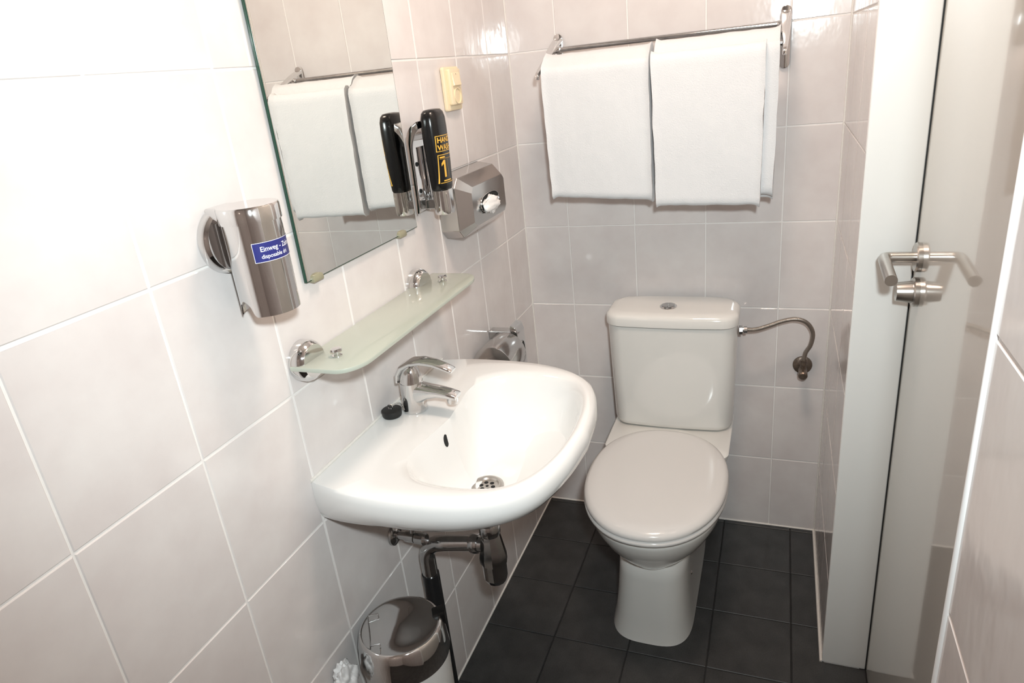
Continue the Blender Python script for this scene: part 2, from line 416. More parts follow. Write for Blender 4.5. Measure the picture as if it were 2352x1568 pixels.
def polar_loop(loop, n, c):
    out = []
    for k in range(n):
        a = 2*PI*k/n; dx, dy = math.cos(a), math.sin(a); best = None
        for i in range(len(loop)):
            (x0, y0), (x1, y1) = loop[i], loop[(i+1) % len(loop)]
            x0 -= c; x1 -= c
            den = dx*(y1-y0) - dy*(x1-x0)
            if abs(den) < 1e-12: continue
            tt = (x0*(y1-y0) - y0*(x1-x0))/den; s_ = (x0*dy - y0*dx)/den
            if tt > 0 and -1e-6 <= s_ <= 1+1e-6 and (best is None or tt > best): best = tt
        out.append((c + dx*best, dy*best))
    return out
INN = polar_loop(_l, NP, 0.2)
def oring(sx, sy, z):
    out = []
    for x, d in OUT:
        q = max(0.0, 1 - x/.13)*.75*min(1, max(0, (sy - .62)/.30))                       # the underside keeps its width where it meets the wall
        out.append((max(x*sx, 0.0003), SY + d*(sy + (1 - sy)*q), z))
    return out
def iring(s, z, cx=0.205): return [(cx + (x-cx)*s, SY + d*s, z) for x, d in INN]
def mixr(a, b, t, z): return [(p[0]*(1-t)+q[0]*t, p[1]*(1-t)+q[1]*t, z) for p, q in zip(a, b)]
o838 = oring(.968, .972, .838)
rings = [oring(.42, .34, .648), oring(.50, .42, .652), oring(.57, .50, .672), oring(.66, .60, .700), oring(.76, .71, .724), oring(.85, .82, .745), oring(.915, .895, .761),
         oring(.962, .953, .777), oring(.990, .988, .794), oring(1.0, 1.0, .808), oring(.997, .998, .822), oring(.987, .989, .833), o838,
         mixr(o838, iring(1.0, 0), .35, .8385), mixr(o838, iring(1, 0), .75, .8375), iring(1.0, .8335), iring(.975, .826), iring(.945, .812),
         iring(.90, .785), iring(.83, .750), iring(.72, .717), iring(.55, .697), iring(.35, .687), iring(.16, .6835)]
sk = thing('wash_basin', 'white ceramic wash basin fixed to the left wall', 'sink', (0.0, SY, 0.64))
mk('basin', G().loft(rings, True, True), 'ceramic', sk, smooth=60)
DX, DZ = 0.205, 0.6836
g = G().turn((DX, SY, DZ), (DX, SY, DZ + .006), [(0, .0345), (.6, .0340), (.95, .0315), (1, .0285), (.9, .0245), (.25, .0225), (.2, .0215)], 48, True)
dr = mk('drain', g, 'steel', sk, smooth=40)
for k in range(7):
    a = 2*PI*k/6; r_ = .0128 if k < 6 else 0.0
    mk('drain_hole', G().cyl((DX + r_*math.cos(a), SY + r_*math.sin(a), DZ + .0008), (DX + r_*math.cos(a), SY + r_*math.sin(a), DZ + .0016), .0044 if k < 6 else .0032, n=16), 'dark', dr)
from mathutils.bvhtree import BVHTree
_bg = G().loft(rings, True, True); _bv = BVHTree.FromPolygons(_bg.v, _bg.f)
OV, OVN, _, _ = _bv.ray_cast(Vector((.22, -.945, .800)), Vector((-1, 0, 0)))
OVN = OVN if OVN.x > 0 else -OVN
_u = Vector((0, 1, 0)); _w = OVN.cross(_u).normalized()
ov = [(OV + _u*.0075*math.cos(a) + _w*.0135*math.sin(a)) for a in [2*PI*k/28 for k in range(28)]]
mk('overflow', G().loft([[tuple(p - OVN*.004) for p in ov], [tuple(p + OVN*.0006) for p in ov]]), 'dark', sk)
g = G(); g.cyl((0.001, SY - .262, .840), (0.001, SY + .262, .840), .0028, n=10); mk('sealant', g, 'silicone', sk)

# ---------------------------------------------------------------- tap
FX, FY, FZ = 0.058, -0.898, 0.838
tp = thing('basin_tap', 'chrome single lever mixer tap on the wash basin', 'tap', (FX, FY, FZ))
mk('body', G().turn((FX, FY, FZ), (FX, FY, FZ + .064), [(0, .0252), (.05, .0258), (.12, .0250), (.5, .0242), (1, .0236)], 40), 'chrome', tp, smooth=40)
# spout: from the body forward, flat on top, tapering
def sect(c, wd, ht, dirx, n=20, flat=0.55):
    """superellipse cross-section at c, width along y, height along the normal of dir (x,z)"""
    nx, nz = -dirx[1], dirx[0]; out = []
    for k in range(n):
        a = 2*PI*k/n; ca, sa = math.cos(a), math.sin(a)
        ux = math.copysign(abs(ca)**flat, ca)*wd; uz = math.copysign(abs(sa)**flat, sa)*ht
        out.append((c[0] + nx*uz, c[1] + ux, c[2] + nz*uz))
    return out
sp = [((FX - .004, FY, FZ + .040), .022, .022, (1, .12)), ((FX + .018, FY, FZ + .0405), .0205, .020, (1, .10)), ((FX + .038, FY, FZ + .044), .019, .0125, (1, .05)),
      ((FX + .060, FY, FZ + .0445), .0175, .0085, (1, -.06)), ((FX + .080, FY, FZ + .042), .0165, .0070, (1, -.18)), ((FX + .097, FY, FZ + .038), .0155, .0062, (1, -.22)), ((FX + .1005, FY, FZ + .0372), .0145, .0045, (1, -.22))]
mk('spout', G().loft([sect(c, a, b, d, 28, .6) for c, a, b, d in sp]), 'chrome', tp, smooth=50)
mk('aerator', G().turn((FX + .089, FY, FZ + .036), (FX + .086, FY, FZ + .022), [(0, .0112), (.7, .0112), (.72, .0100), (1, .0098), (.9, .006)], 28), 'chrome', tp, smooth=40)
# cartridge dome and lever
mk('cartridge', G().turn((FX, FY, FZ + .064), (FX + .004, FY, FZ + .098), [(0, .0236), (.08, .0226), (.4, .0205), (.75, .0165), (1, .010)], 36), 'chrome', tp, smooth=40)
lv = [((FX - .0235, FY, FZ + .066), .0195, .0035, (.35, 1)), ((FX - .021, FY, FZ + .082), .0200, .0050, (.55, 1)), ((FX - .010, FY, FZ + .0975), .0200, .0060, (1, .75)), ((FX + .010, FY, FZ + .107), .0185, .0060, (1, .28)),
      ((FX + .034, FY, FZ + .1100), .0165, .0055, (1, .0)), ((FX + .060, FY, FZ + .1065), .0148, .0050, (1, -.2)), ((FX + .080, FY, FZ + .100), .0135, .0046, (1, -.36)), ((FX + .0955, FY, FZ + .0935), .0125, .0042, (1, -.45)), ((FX + .098, FY, FZ + .0922), .0115, .003, (1, -.45))]
def nrm(d): l = math.hypot(*d); return (d[0]/l, d[1]/l)
mk('lever', G().loft([sect(c, a, b, nrm(d), 28, .62) for c, a, b, d in lv]), 'chrome', tp, smooth=50)
# rubber plug behind the tap
PX, PY = 0.024, -0.934
pl = thing('drain_plug', 'black rubber drain plug lying beside the tap', 'plug', (PX, PY, FZ + .0015))
mk('stopper', G().turn((PX, PY, FZ + .0015), (PX, PY, FZ + .0165), [(0, .0185), (.15, .0195), (.75, .0205), (.9, .0205), (1, .0185)], 36), 'rubber', pl, smooth=40)
mk('ring', G().tube([(PX - .002 + .0055*math.cos(a), PY, FZ + .021 + .0055*math.sin(a)) for a in [2*PI*k/20 for k in range(21)]], .0011, 8), 'chrome', pl)
g = G(); cp = spline([(PX + .003, PY, FZ + .024), (PX + .010, PY + .006, FZ + .026), (FX - .022, FY - .018, FZ + .020), (FX - .016, FY - .021, FZ + .008)], 8)
for i in range(0, len(cp), 2):
    g.turn(cp[i] - Vector((0, 0, .0016)), cp[i] + Vector((0, 0, .0016)), [(0, .0006), (.25, .0015), (.75, .0015), (1, .0006)], 8)
mk('chain', g, 'chrome', pl)

# ---------------------------------------------------------------- bottle trap and pipe under the basin
DX = 0.197
tr = thing('bottle_trap', 'chrome bottle trap with black waste pipe under the basin', 'drain trap', (DX, SY, 0.0))
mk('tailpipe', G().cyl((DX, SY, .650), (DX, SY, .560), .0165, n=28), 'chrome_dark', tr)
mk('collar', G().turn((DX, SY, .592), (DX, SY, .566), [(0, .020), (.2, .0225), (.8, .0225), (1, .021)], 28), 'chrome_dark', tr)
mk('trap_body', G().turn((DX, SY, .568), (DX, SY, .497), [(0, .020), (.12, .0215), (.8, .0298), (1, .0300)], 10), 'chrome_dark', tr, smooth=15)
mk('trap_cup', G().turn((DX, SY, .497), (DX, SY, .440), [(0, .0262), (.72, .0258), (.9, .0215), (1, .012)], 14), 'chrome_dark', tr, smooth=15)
PXX, PYY = 0.048, -0.938
py0 = SY - .006
path = [(DX - .018, py0, .540), (DX - .05, py0 - .003, .540), (PXX + .05, PYY + .003, .538)]
for k in range(1, 9):
    a = PI/2*k/8; path.append((PXX + .045*(1 - math.sin(a)), PYY, .538 - .045*(1 - math.cos(a))))
path2 = [(PXX, PYY, .493), (PXX, PYY, .44)]
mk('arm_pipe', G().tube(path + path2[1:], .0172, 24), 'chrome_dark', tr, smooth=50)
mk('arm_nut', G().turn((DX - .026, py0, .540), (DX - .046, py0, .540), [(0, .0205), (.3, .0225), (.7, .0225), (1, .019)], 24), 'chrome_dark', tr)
mk('waste_pipe', G().cyl((PXX, PYY, .45), (PXX, PYY, 0.001), .0195, n=32), 'pipe', tr)
# angle valve
av = thing('angle_valve', 'dark chrome angle valve on the tiles below the basin', 'valve', (0.0, -.975, .575))
VY, VZ = -.975, .575
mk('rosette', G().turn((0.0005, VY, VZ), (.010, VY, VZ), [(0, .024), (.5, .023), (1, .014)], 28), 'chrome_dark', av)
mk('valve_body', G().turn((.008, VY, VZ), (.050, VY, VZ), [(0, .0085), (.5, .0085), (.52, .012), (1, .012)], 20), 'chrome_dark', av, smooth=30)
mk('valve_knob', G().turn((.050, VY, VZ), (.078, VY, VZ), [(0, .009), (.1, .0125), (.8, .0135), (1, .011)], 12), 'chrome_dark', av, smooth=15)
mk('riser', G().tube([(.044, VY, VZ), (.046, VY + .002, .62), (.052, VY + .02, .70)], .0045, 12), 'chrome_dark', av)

# ---------------------------------------------------------------- mirror
MX = 0.008
mr = thing('wall_mirror', 'frameless rectangular mirror above the glass shelf', 'mirror', (0.0, -.886, 1.166))
M0, M1, MB, MT = -1.0835, -.688, 1.166, 1.78
mk('glass', G().box((.003, M0, MB), (MX, M1, MT)), 'glassedge', mr, smooth=0, bevel=.0006)
mk('silvering', G().box((MX - .0004, M0 + .0015, MB + .0015), (MX + .00015, M1 - .0015, MT - .0015)), 'mirror', mr, smooth=0)
for y in (-1.055, -.757):
    mk('clip', G().prism([(-.014, -.004), (.014, -.004), (.0145, .002), (.011, .0075), (.005, .0095), (-.005, .0095), (-.011, .0075), (-.0145, .002)], lambda a, b, d: (d, y + a, MB + b), 0.0004, .0125), 'clip', mr, bevel=.001)

# ---------------------------------------------------------------- glass shelf
GZ = 1.050
sh = thing('glass_shelf', 'frosted green glass shelf on chrome brackets under the mirror', 'shelf', (0.0, -.906, 1.045))
GY0, GY1, GX = -1.166, -.646, .126
ol = []
def arc(cx, cy, rx, ry, a0, a1, n=12): return [(cx + rx*math.cos(a0 + (a1-a0)*k/n), cy + ry*math.sin(a0 + (a1-a0)*k/n)) for k in range(n+1)]
ol = [(.004, GY0), ] + arc(GX - .040, GY0 + .055, .040, .055, -PI/2, 0) + arc(GX - .040, GY1 - .055, .040, .055, 0, PI/2) + [(.004, GY1)]
# slight bow of the front edge
ol = [(x + (.004*(1 - ((y + .906)/.2)**2) if x > .11 and abs(y + .906) < .2 else 0), y) for x, y in ol]
mk('glass_panel', G().prism(ol, lambda a, b, d: (a, b, d), GZ - .0075, GZ), 'shelfglass', sh, smooth=40, bevel=.0012)
for y in (-1.128, -.722):
    prof = []
    br = G()
    # fat round disc on the wall, slotted for the glass
    br.turn((0.0005, y, 1.0465), (.026, y, 1.0465), [(0, .0355), (.55, .0355), (.8, .033), (1, .028)], 40)
    mk('bracket', br, 'chrome', sh, smooth=40)
    arm = G().prism(rrect(-.013, .013, .0, .075, .012), lambda a, b, d: (.012 + b, y + a, d), GZ - .017, GZ - .008)
    mk('support_arm', arm, 'chrome', sh, smooth=30, bevel=.001)
    sc = G().turn((.061, y + .015, GZ), (.061, y + .015, GZ + .014), [(0, .0085), (.15, .0088), (.3, .005), (.55, .005), (.72, .0098), (.95, .0090), (1, .006)], 24)
    mk('thumb_screw', sc, 'chrome', sh, smooth=40)

# ---------------------------------------------------------------- cup dispenser
CX, CY, CR = .056, -1.229, .0405
cd = thing('cup_dispenser', 'round chrome cup dispenser with blue label left of the mirror', 'cup dispenser', (0.0, CY, 1.178))
CB, CT = 1.176, 1.321
n = 72; rows = [CB + (CT - CB)*k/30 for k in range(31)]
def wall_pt(a, z, r=CR): return (CX + r*math.cos(a), CY + r*math.sin(a), z)
# body as a shell with a semicircular finger notch cut into its lower rim
NA = math.radians(-108)                                  # notch direction, towards the viewer and the wall
vs, fs = [], []
for z in rows:
    for k in range(n):
        a = 2*PI*k/n; da = (a - NA + PI) % (2*PI) - PI; s_ = da*CR
        zb = CB
        if abs(s_) < .0165: zb = CB + math.sqrt(max(0, .0165**2 - s_*s_))*1.35
        zz = zb + (CT - zb)*(z - CB)/(CT - CB)
        vs.append(wall_pt(a, zz))
for z in rows:
    for k in range(n):
        a = 2*PI*k/n; da = (a - NA + PI) % (2*PI) - PI; s_ = da*CR
        zb = CB
        if abs(s_) < .0165: zb = CB + math.sqrt(max(0, .0165**2 - s_*s_))*1.35
        zz = zb + (CT - zb)*(z - CB)/(CT - CB)
        vs.append(wall_pt(a, zz, CR - .0015))
m_ = len(rows)
for i in range(m_-1):
    for k in range(n):
        l = (k+1) % n
        fs.append((i*n+k, i*n+l, (i+1)*n+l, (i+1)*n+k)); q = m_*n
        fs.append((q+i*n+l, q+i*n+k, q+(i+1)*n+k, q+(i+1)*n+l))
for k in range(n):
    l = (k+1) % n; q = m_*n
    fs.append((l, k, q+k, q+l)); fs.append(((m_-1)*n+k, (m_-1)*n+l, q+(m_-1)*n+l, q+(m_-1)*n+k))
mk('body', G().add(vs, fs), 'chrome', cd, smooth=50)
mk('lid', G().turn((CX, CY, 1.3045), (CX, CY, 1.3265), [(0, .0425), (.88, .0425), (1, .0410), (1, .030)], 64), 'chrome', cd, smooth=30)
mk('hinge', G().box((.004, CY - .026, 1.305), (.030, CY + .018, 1.3265)), 'chrome', cd, smooth=0, bevel=.002)
mk('wall_plate', G().turn((.0005, CY - .002, 1.278), (.016, CY - .002, 1.278), [(0, .047), (.7, .046), (1, .042)], 48), 'chrome', cd, smooth=40)
# blue label wrapped on the cylinder
LA0, LA1 = math.radians(-58), math.radians(62); LZ0, LZ1 = 1.2520, 1.2790
pts = rrect(LA0*CR, LA1*CR, LZ0, LZ1, .003)
def strip(u0, u1, z0, z1, r, nseg=40):
    g = G(); vs = []; fs = []
    for k in range(nseg+1):
        a = (u0 + (u1-u0)*k/nseg); vs += [wall_pt(a, z0, r), wall_pt(a, z1, r)]
    fs = [(2*k, 2*k+2, 2*k+3, 2*k+1) for k in range(nseg)]
    return g.add(vs, fs)
lb = mk('label', strip(LA0, LA1, LZ0, LZ1, CR + .0003), 'blue', cd, smooth=40)
g = strip(LA0, LA1, LZ1 - .0007, LZ1, CR + .0005); h_ = strip(LA0, LA1, LZ0, LZ0 + .0007, CR + .0005); k_ = strip(LA0, LA0 + .016, LZ0, LZ1, CR + .0005)
g.add(h_.v, h_.f).add(k_.v, k_.f)
mk('label_border', g, 'print_white', lb, smooth=40)
def cyl_text(u0, z0): return lambda u, v: wall_pt(LA0 + (u0 + u)/CR, z0 + v, CR + .0007)
g = text_mesh('Einweg - Zahn', .0098, cyl_text(.0095, LZ0 + .0145), bold=.00012, xs=.92)
h_ = text_mesh('disposable dri', .0078, cyl_text(.0095, LZ0 + .0050), bold=.00008, xs=.95); g.add(h_.v, h_.f)
mk('lettering', g, 'print_white', lb, smooth=0)

# ---------------------------------------------------------------- soap dispenser
SDY = -.640
sd = thing('soap_dispenser', 'black hand wash bottle in a chrome wall holder beside the mirror', 'soap dispenser', (0.0, SDY, 1.185))
# holder: back plate with raised rim, hooked top arm and lower ring
hp = G().prism(rrect(-.030, .030, 1.190, 1.352, .004), lambda a, b, d: (d, SDY + a, b), .0005, .006)
mk('holder_plate', hp, 'chrome', sd, bevel=.0015)
for s_ in (-1, 1):
    pr = spline([(.006, 1.190, 0), (.013, 1.200, 0), (.014, 1.25, 0), (.014, 1.30, 0), (.016, 1.332, 0), (.024, 1.352, 0), (.036, 1.366, 0)], 6)
    prin = spline([(.004, 1.186, 0), (.004, 1.2, 0), (.004, 1.25, 0), (.004, 1.30, 0), (.005, 1.345, 0), (.016, 1.368, 0), (.034, 1.380, 0)], 6)
    o2 = [(p.x, p.y) for p in pr] + [(p.x, p.y) for p in reversed(prin)]
    y0 = SDY + s_*.030; mk('holder_rim', G().prism(o2, lambda a, b, d: (a, d, b), y0 - .003, y0 + .003), 'chrome', sd, smooth=40, bevel=.0008)
o2 = [(p.x - .001, p.y) for p in pr[-14:]] + [(p.x, p.y) for p in reversed(prin[-14:])]
mk('holder_hook', G().prism(o2, lambda a, b, d: (a, d, b), SDY - .029, SDY + .029), 'chrome', sd, smooth=40)
for z in (1.292, 1.235):
    mk('screw', G().turn((.006, SDY - .004, z), (.0085, SDY - .004, z), [(0, .0048), (.7, .0045), (1, .003)], 16), 'dark', sd)
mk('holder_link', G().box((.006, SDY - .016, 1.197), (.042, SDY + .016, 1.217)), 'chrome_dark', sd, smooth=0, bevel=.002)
BX = .0565
def bsec(a, b, z, cx=BX, n=48, e=.78):
    out = []
    for k in range(n):
        t_ = 2*PI*k/n; c, s_ = math.cos(t_), math.sin(t_)
        out.append((cx + math.copysign(abs(c)**e, c)*b, SDY + math.copysign(abs(s_)**e, s_)*a, z))
    return out
bs = [(.026, .0175, 1.2365), (.0278, .0195, 1.2400), (.029, .0200, 1.250), (.0315, .0208, 1.290), (.034, .0212, 1.330), (.0352, .0210, 1.365), (.0345, .0202, 1.383), (.031, .0178, 1.394), (.0245, .0135, 1.3995), (.012, .006, 1.4010)]
bt = mk('bottle', G().loft([bsec(a, b, z) for a, b, z in bs]), 'bottle', sd, smooth=60)
mk('pump_cap', G().loft([bsec(a, b, z, e=.85) for a, b, z in [(.0235, .0185, 1.1850), (.0245, .0195, 1.1865), (.0252, .0200, 1.195), (.0262, .0205, 1.2362), (.0255, .0198, 1.2368)]]), 'chrome', sd, smooth=40)
def bfront(u, v, lift=.0005):
    """label space: u from the bottle's centre along +y, v = height"""
    for i in range(len(bs)-1):
        if bs[i][2] <= v <= bs[i+1][2]:
            f_ = (v - bs[i][2])/(bs[i+1][2]-bs[i][2]); a = bs[i][0]*(1-f_)+bs[i+1][0]*f_; b = bs[i][1]*(1-f_)+bs[i+1][1]*f_; break
    q = min(.999, abs(u)/a); th = math.asin(min(1, q**(1/.78)))
    return (BX + b*max(0, math.cos(th))**.78 + lift, SDY + u, v)
def lbl_rect(u0, u1, v0, v1, wd):
    g = G()
    def seg(a0, a1, b0, b1, nu, nv):
        vs = [bfront(a0 + (a1-a0)*i/nu, b0 + (b1-b0)*j/nv) for i in range(nu+1) for j in range(nv+1)]
        g.add(vs, [(i*(nv+1)+j, (i+1)*(nv+1)+j, (i+1)*(nv+1)+j+1, i*(nv+1)+j+1) for i in range(nu) for j in range(nv)])
    seg(u0, u1, v0, v0+wd, 16, 1); seg(u0, u1, v1-wd, v1, 16, 1); seg(u0, u0+wd, v0, v1, 1, 10); seg(u1-wd, u1, v0, v1, 1, 10)
    return g
g = lbl_rect(-.0300, .0260, 1.3165, 1.3485, .0013)
for body, v in (('HAND', 1.3345), ('WASH', 1.3195)):
    q = text_mesh(body, .0150, lambda u, vv, v=v: bfront(-.0272 + u, v + vv), bold=.00035, xs=1.10); g.add(q.v, q.f)
q = lbl_rect(-.0285, .0250, 1.252, 1.3105, .0013); g.add(q.v, q.f)
g.add([bfront(u, v) for v in (1.2640, 1.2720, 1.2800, 1.2900, 1.2990) for u in (-.0165, -.0105)], [(2*k, 2*k+1, 2*k+3, 2*k+2) for k in range(4)])
g.add([bfront(u, v) for u, v in ((-.0165, 1.2990), (-.0225, 1.2925), (-.0225, 1.2870), (-.0165, 1.2920))], [(0, 1, 2, 3)])
def bar(u0, u1, v0, v1):
    vs = [bfront(u0 + (u1-u0)*i/8, v) for i in range(9) for v in (v0, v1)]
    return vs, [(2*i, 2*i+2, 2*i+3, 2*i+1) for i in range(8)]
for a in ((-.0255, .022, 1.3015, 1.3020), (-.0250, -.010, 1.3035, 1.3065), (-.002, -.0015, 1.262, 1.300), (-.020, .006, 1.2555, 1.2580)): g.add(*bar(*a))
mk('label_print', g, 'gold', bt, smooth=0)

# ---------------------------------------------------------------- tissue dispenser
td = thing('tissue_dispenser', 'faceted chrome tissue box mounted below the light switch', 'tissue dispenser', (0.0, -.435, 1.10))
Y0, Y1 = -.560, -.300
base_r = [(0.0005, Y0, 1.1105), (0.0005, Y1 + .004, 1.1105), (0.0005, Y1 + .004, 1.2475), (0.0005, Y0, 1.2475)]
def ring8(x, y0, y1, z0, z1, c):
    return [(x, y0 + c, z0), (x, y1 - c, z0), (x, y1, z0 + c), (x, y1, z1 - c), (x, y1 - c, z1), (x, y0 + c, z1), (x, y0, z1 - c), (x, y0, z0 + c)]
r0 = ring8(.0005, Y0 - .002, Y1 + .006, 1.102, 1.250, .022)
r1 = ring8(.044, Y0 + .004, Y1 + .002, 1.103, 1.242, .020)
r2 = ring8(.066, Y0 + .046, Y1 - .004, 1.122, 1.214, .012)
mk('body', G().loft([r0, r1, r2]), 'satin', td, smooth=0, bevel=.0012)
SL = [(math.copysign(abs(math.cos(a))**.8, math.cos(a))*.056, math.copysign(abs(math.sin(a))**.8, math.sin(a))*.0215) for a in [2*PI*k/32 for k in range(32)]]
sy, sz = -.410, 1.164
mk('slot', G().prism(SL, lambda a, b, d: (d, sy + a, sz + b), .0655, .0669), 'dark', td)
mk('slot_rim', G().tube([(.0668, sy + a*1.02, sz + b*1.04) for a, b in SL + SL[:1]], .0011, 8), 'satin', td)
# tissue peeking out: crumpled puff
def puff(name, c, rx, ry, rz, seed, mat, parent, amp=.35, n=28, m=18, freq=2.2):
    vs = []; fs = []
    for i in range(m+1):
        ph = PI*i/m
        for k in range(n):
            th = 2*PI*k/n; d = Vector((math.sin(ph)*math.cos(th), math.sin(ph)*math.sin(th), math.cos(ph)))
            q = 1 + amp*noise.noise(d*freq + Vector((seed, seed*1.7, 0))) + amp*.6*noise.noise(d*freq*2.7 + Vector((0, seed, seed)))
            vs.append((c[0] + d.x*rx*q, c[1] + d.y*ry*q, c[2] + d.z*rz*q))
    for i in range(m):
        for k in range(n):
            l = (k+1) % n; fs.append((i*n+k, i*n+l, (i+1)*n+l, (i+1)*n+k))
    return mk(name, G().add(vs, fs), mat, parent, smooth=60)
ts = puff('tissue', (.0725, sy - .012, sz - .005), .013, .042, .0190, 3.1, 'paper', None)
tag(ts, 'crumpled white tissue poking out of the tissue box slot', 'tissue')

# ---------------------------------------------------------------- switch and socket
so = thing('switch_socket', 'cream light switch and socket plate high on the left wall', 'switch', (0.0, -.422, 1.385))
SK = -.4215
mk('frame', G().prism(rrect(-.041, .041, 1.3835, 1.4800, .006), lambda a, b, d: (d, SK + a, b), .0005, .010), 'cream', so, bevel=.0025)
mk('insert', G().prism(rrect(-.029, .029, 1.3960, 1.4745, .004), lambda a, b, d: (d, SK + a, b), .009, .019), 'cream', so, bevel=.002)
mk('switch_rocker', G().add([(.0185, SK-.020, 1.4370), (.0185, SK+.020, 1.4370), (.0185, SK+.020, 1.4665), (.0185, SK-.020, 1.4665), (.0245, SK-.0195, 1.4380), (.0245, SK+.0195, 1.4380), (.0205, SK+.0195, 1.4655), (.0205, SK-.0195, 1.4655)],
   [(3,2,1,0),(4,5,6,7),(0,1,5,4),(1,2,6,5),(2,3,7,6),(3,0,4,7)]), 'cream', so, smooth=0, bevel=.0012)
mk('rocker_mark', G().box((.0209, SK - .0006, 1.4612), (.0213, SK + .0006, 1.4645)), 'rust', so, smooth=0)
skt = mk('socket', G().turn((.0185, SK, 1.4155), (.0215, SK, 1.4155), [(0, .0185), (1, .0182), (1, .0165), (-2.0, .0160)], 36), 'cream', so, smooth=30)
for s_ in (-1, 1):
    mk('socket_hole', G().cyl((.0128, SK + s_*.0085, 1.4155), (.0134, SK + s_*.0085, 1.4155), .0024, n=14), 'dark', skt)

# ---------------------------------------------------------------- towel rack
BZ1, BY1, BZ2, BY2 = 1.4950, -.052, 1.4520, -.172
RL, RR = .150, .7335
rk = thing('towel_rack', 'chrome wall towel rack with two horizontal rails above the toilet', 'towel rack', (.44, 0.0, 1.39))
for x in (RL, RR):
    s_ = 1 if x < .4 else -1
    mk('bracket_plate', G().prism(rrect(-.0125, .0125, 1.392, 1.5365, .0120, 8), lambda a, b, d: (x + a, d, b), -.0005, -.010), 'chrome', rk, smooth=40, bevel=.002)
    pa = spline([(-.004, 1.522, .0135), (-.030, 1.5135, .0135), (-.075, 1.496, .0120), (-.14, 1.467, .0090), (-.195, 1.447, .0060), (-.212, 1.438, .0052), (-.2155, 1.428, .0050)], 5)
    rg = []
    for i_, p in enumerate(pa):
        q0 = pa[max(i_-1, 0)]; q1 = pa[min(i_+1, len(pa)-1)]; d_ = Vector((q1.x-q0.x, q1.y-q0.y)).normalized(); n_ = Vector((d_.y, -d_.x)); h_ = .0045
        if n_.y < 0: n_ = -n_
        rg.append([(x - p.z, p.x - n_.x*h_, p.y - n_.y*h_), (x + p.z, p.x - n_.x*h_, p.y - n_.y*h_), (x + p.z*.8, p.x + n_.x*h_, p.y + n_.y*h_), (x - p.z*.8, p.x + n_.x*h_, p.y + n_.y*h_)])
    mk('bracket_arm', G().loft(rg), 'chrome', rk, smooth=40, bevel=.0012)
    mk('bracket_gusset', G().prism([(-.006, 1.515), (-.062, 1.499), (-.062, 1.488), (-.006, 1.470)], lambda a, b, d: (d, a, b), x - .003, x + .003), 'chrome', rk, smooth=0, bevel=.001)
    mk('end_cap', G().turn((x + s_*.004, BY1, BZ1), (x + s_*.020, BY1, BZ1), [(0, .0095), (.8, .0085), (1, .0072)], 24), 'chrome', rk)
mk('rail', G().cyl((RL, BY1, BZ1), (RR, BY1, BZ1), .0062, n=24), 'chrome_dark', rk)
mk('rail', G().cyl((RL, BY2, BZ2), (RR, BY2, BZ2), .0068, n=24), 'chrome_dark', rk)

# ---------------------------------------------------------------- towels
def towel(name, label, x0, x1, prof, zb0, zb1, seed, amp=.0022, xslant=(0, 0), group='white towels on the rack'):
    """prof: closed (y, z) outline; points flagged by z < 1.2 are the bottom edges"""
    nx = 46
    base = prof
    rings = []
    for i in range(nx+1):
        t_ = i/nx; xe = x0 + (x1-x0)*t_
        e = min(i, nx-i); shrink = (0.25, .70, .92, 1.0)[min(e, 3)]
        yc = sum(p[0] for p in base)/len(base)
        ring = []
        zb = zb0 + (zb1-zb0)*t_
        for (y, z) in base:
            zrel = (1.44 - z)/(1.44 - 1.10) if z < 1.44 else 0
            zz = z if z >= 1.44 else 1.44 - zrel*(1.44 - zb)
            # local half thickness shrinks towards the side edges
            yy = y
            q = Vector((xe*14, y*20, zz*9 + seed*5))
            dn = noise.noise(q)*amp + noise.noise(q*4.3)*amp*.35
            zdn = noise.noise(Vector((xe*38, seed, y*40)))*amp*.8
            xx = xe + (xslant[0]*(1-t_) + xslant[1]*t_)*zrel
            xx += noise.noise(Vector((zz*22, seed*3.1, y*30)))*.0022*(1 if e < 4 else .3)
            ring.append((xx, yy, zz, dn, zdn))
        rings.append((ring, shrink))
    # apply shrink about the mid-surface of each leg: done by pulling towards the profile inset
    out = []
    m = len(base)
    for ring, sh_ in rings:
        pts = [(r[1], r[2]) for r in ring]; new = []
        for k in range(m):
            (ya, za), (yb, zb_), (yc_, zc) = pts[k-1], pts[k], pts[(k+1) % m]
            ty, tz = yc_-ya, zc-za; l = math.hypot(ty, tz) or 1
            ny, nz = tz/l, -ty/l
            ins = (1-sh_)*.0085
            d = -ins + ring[k][3]
            new.append((ring[k][0], yb + ny*d, zb_ + nz*d + ring[k][4]))
        out.append(new)
    o = mk(name, G().loft(out), 'towel', None, smooth=70)
    return tag(o, label, 'towel', group)
def resample(pts, step):
    out = []
    for i in range(len(pts)):
        a = Vector(pts[i]); b = Vector(pts[(i+1) % len(pts)]); n_ = max(1, int((b-a).length/step))
        out += [tuple(a.lerp(b, k/n_)) for k in range(n_)]
    return out
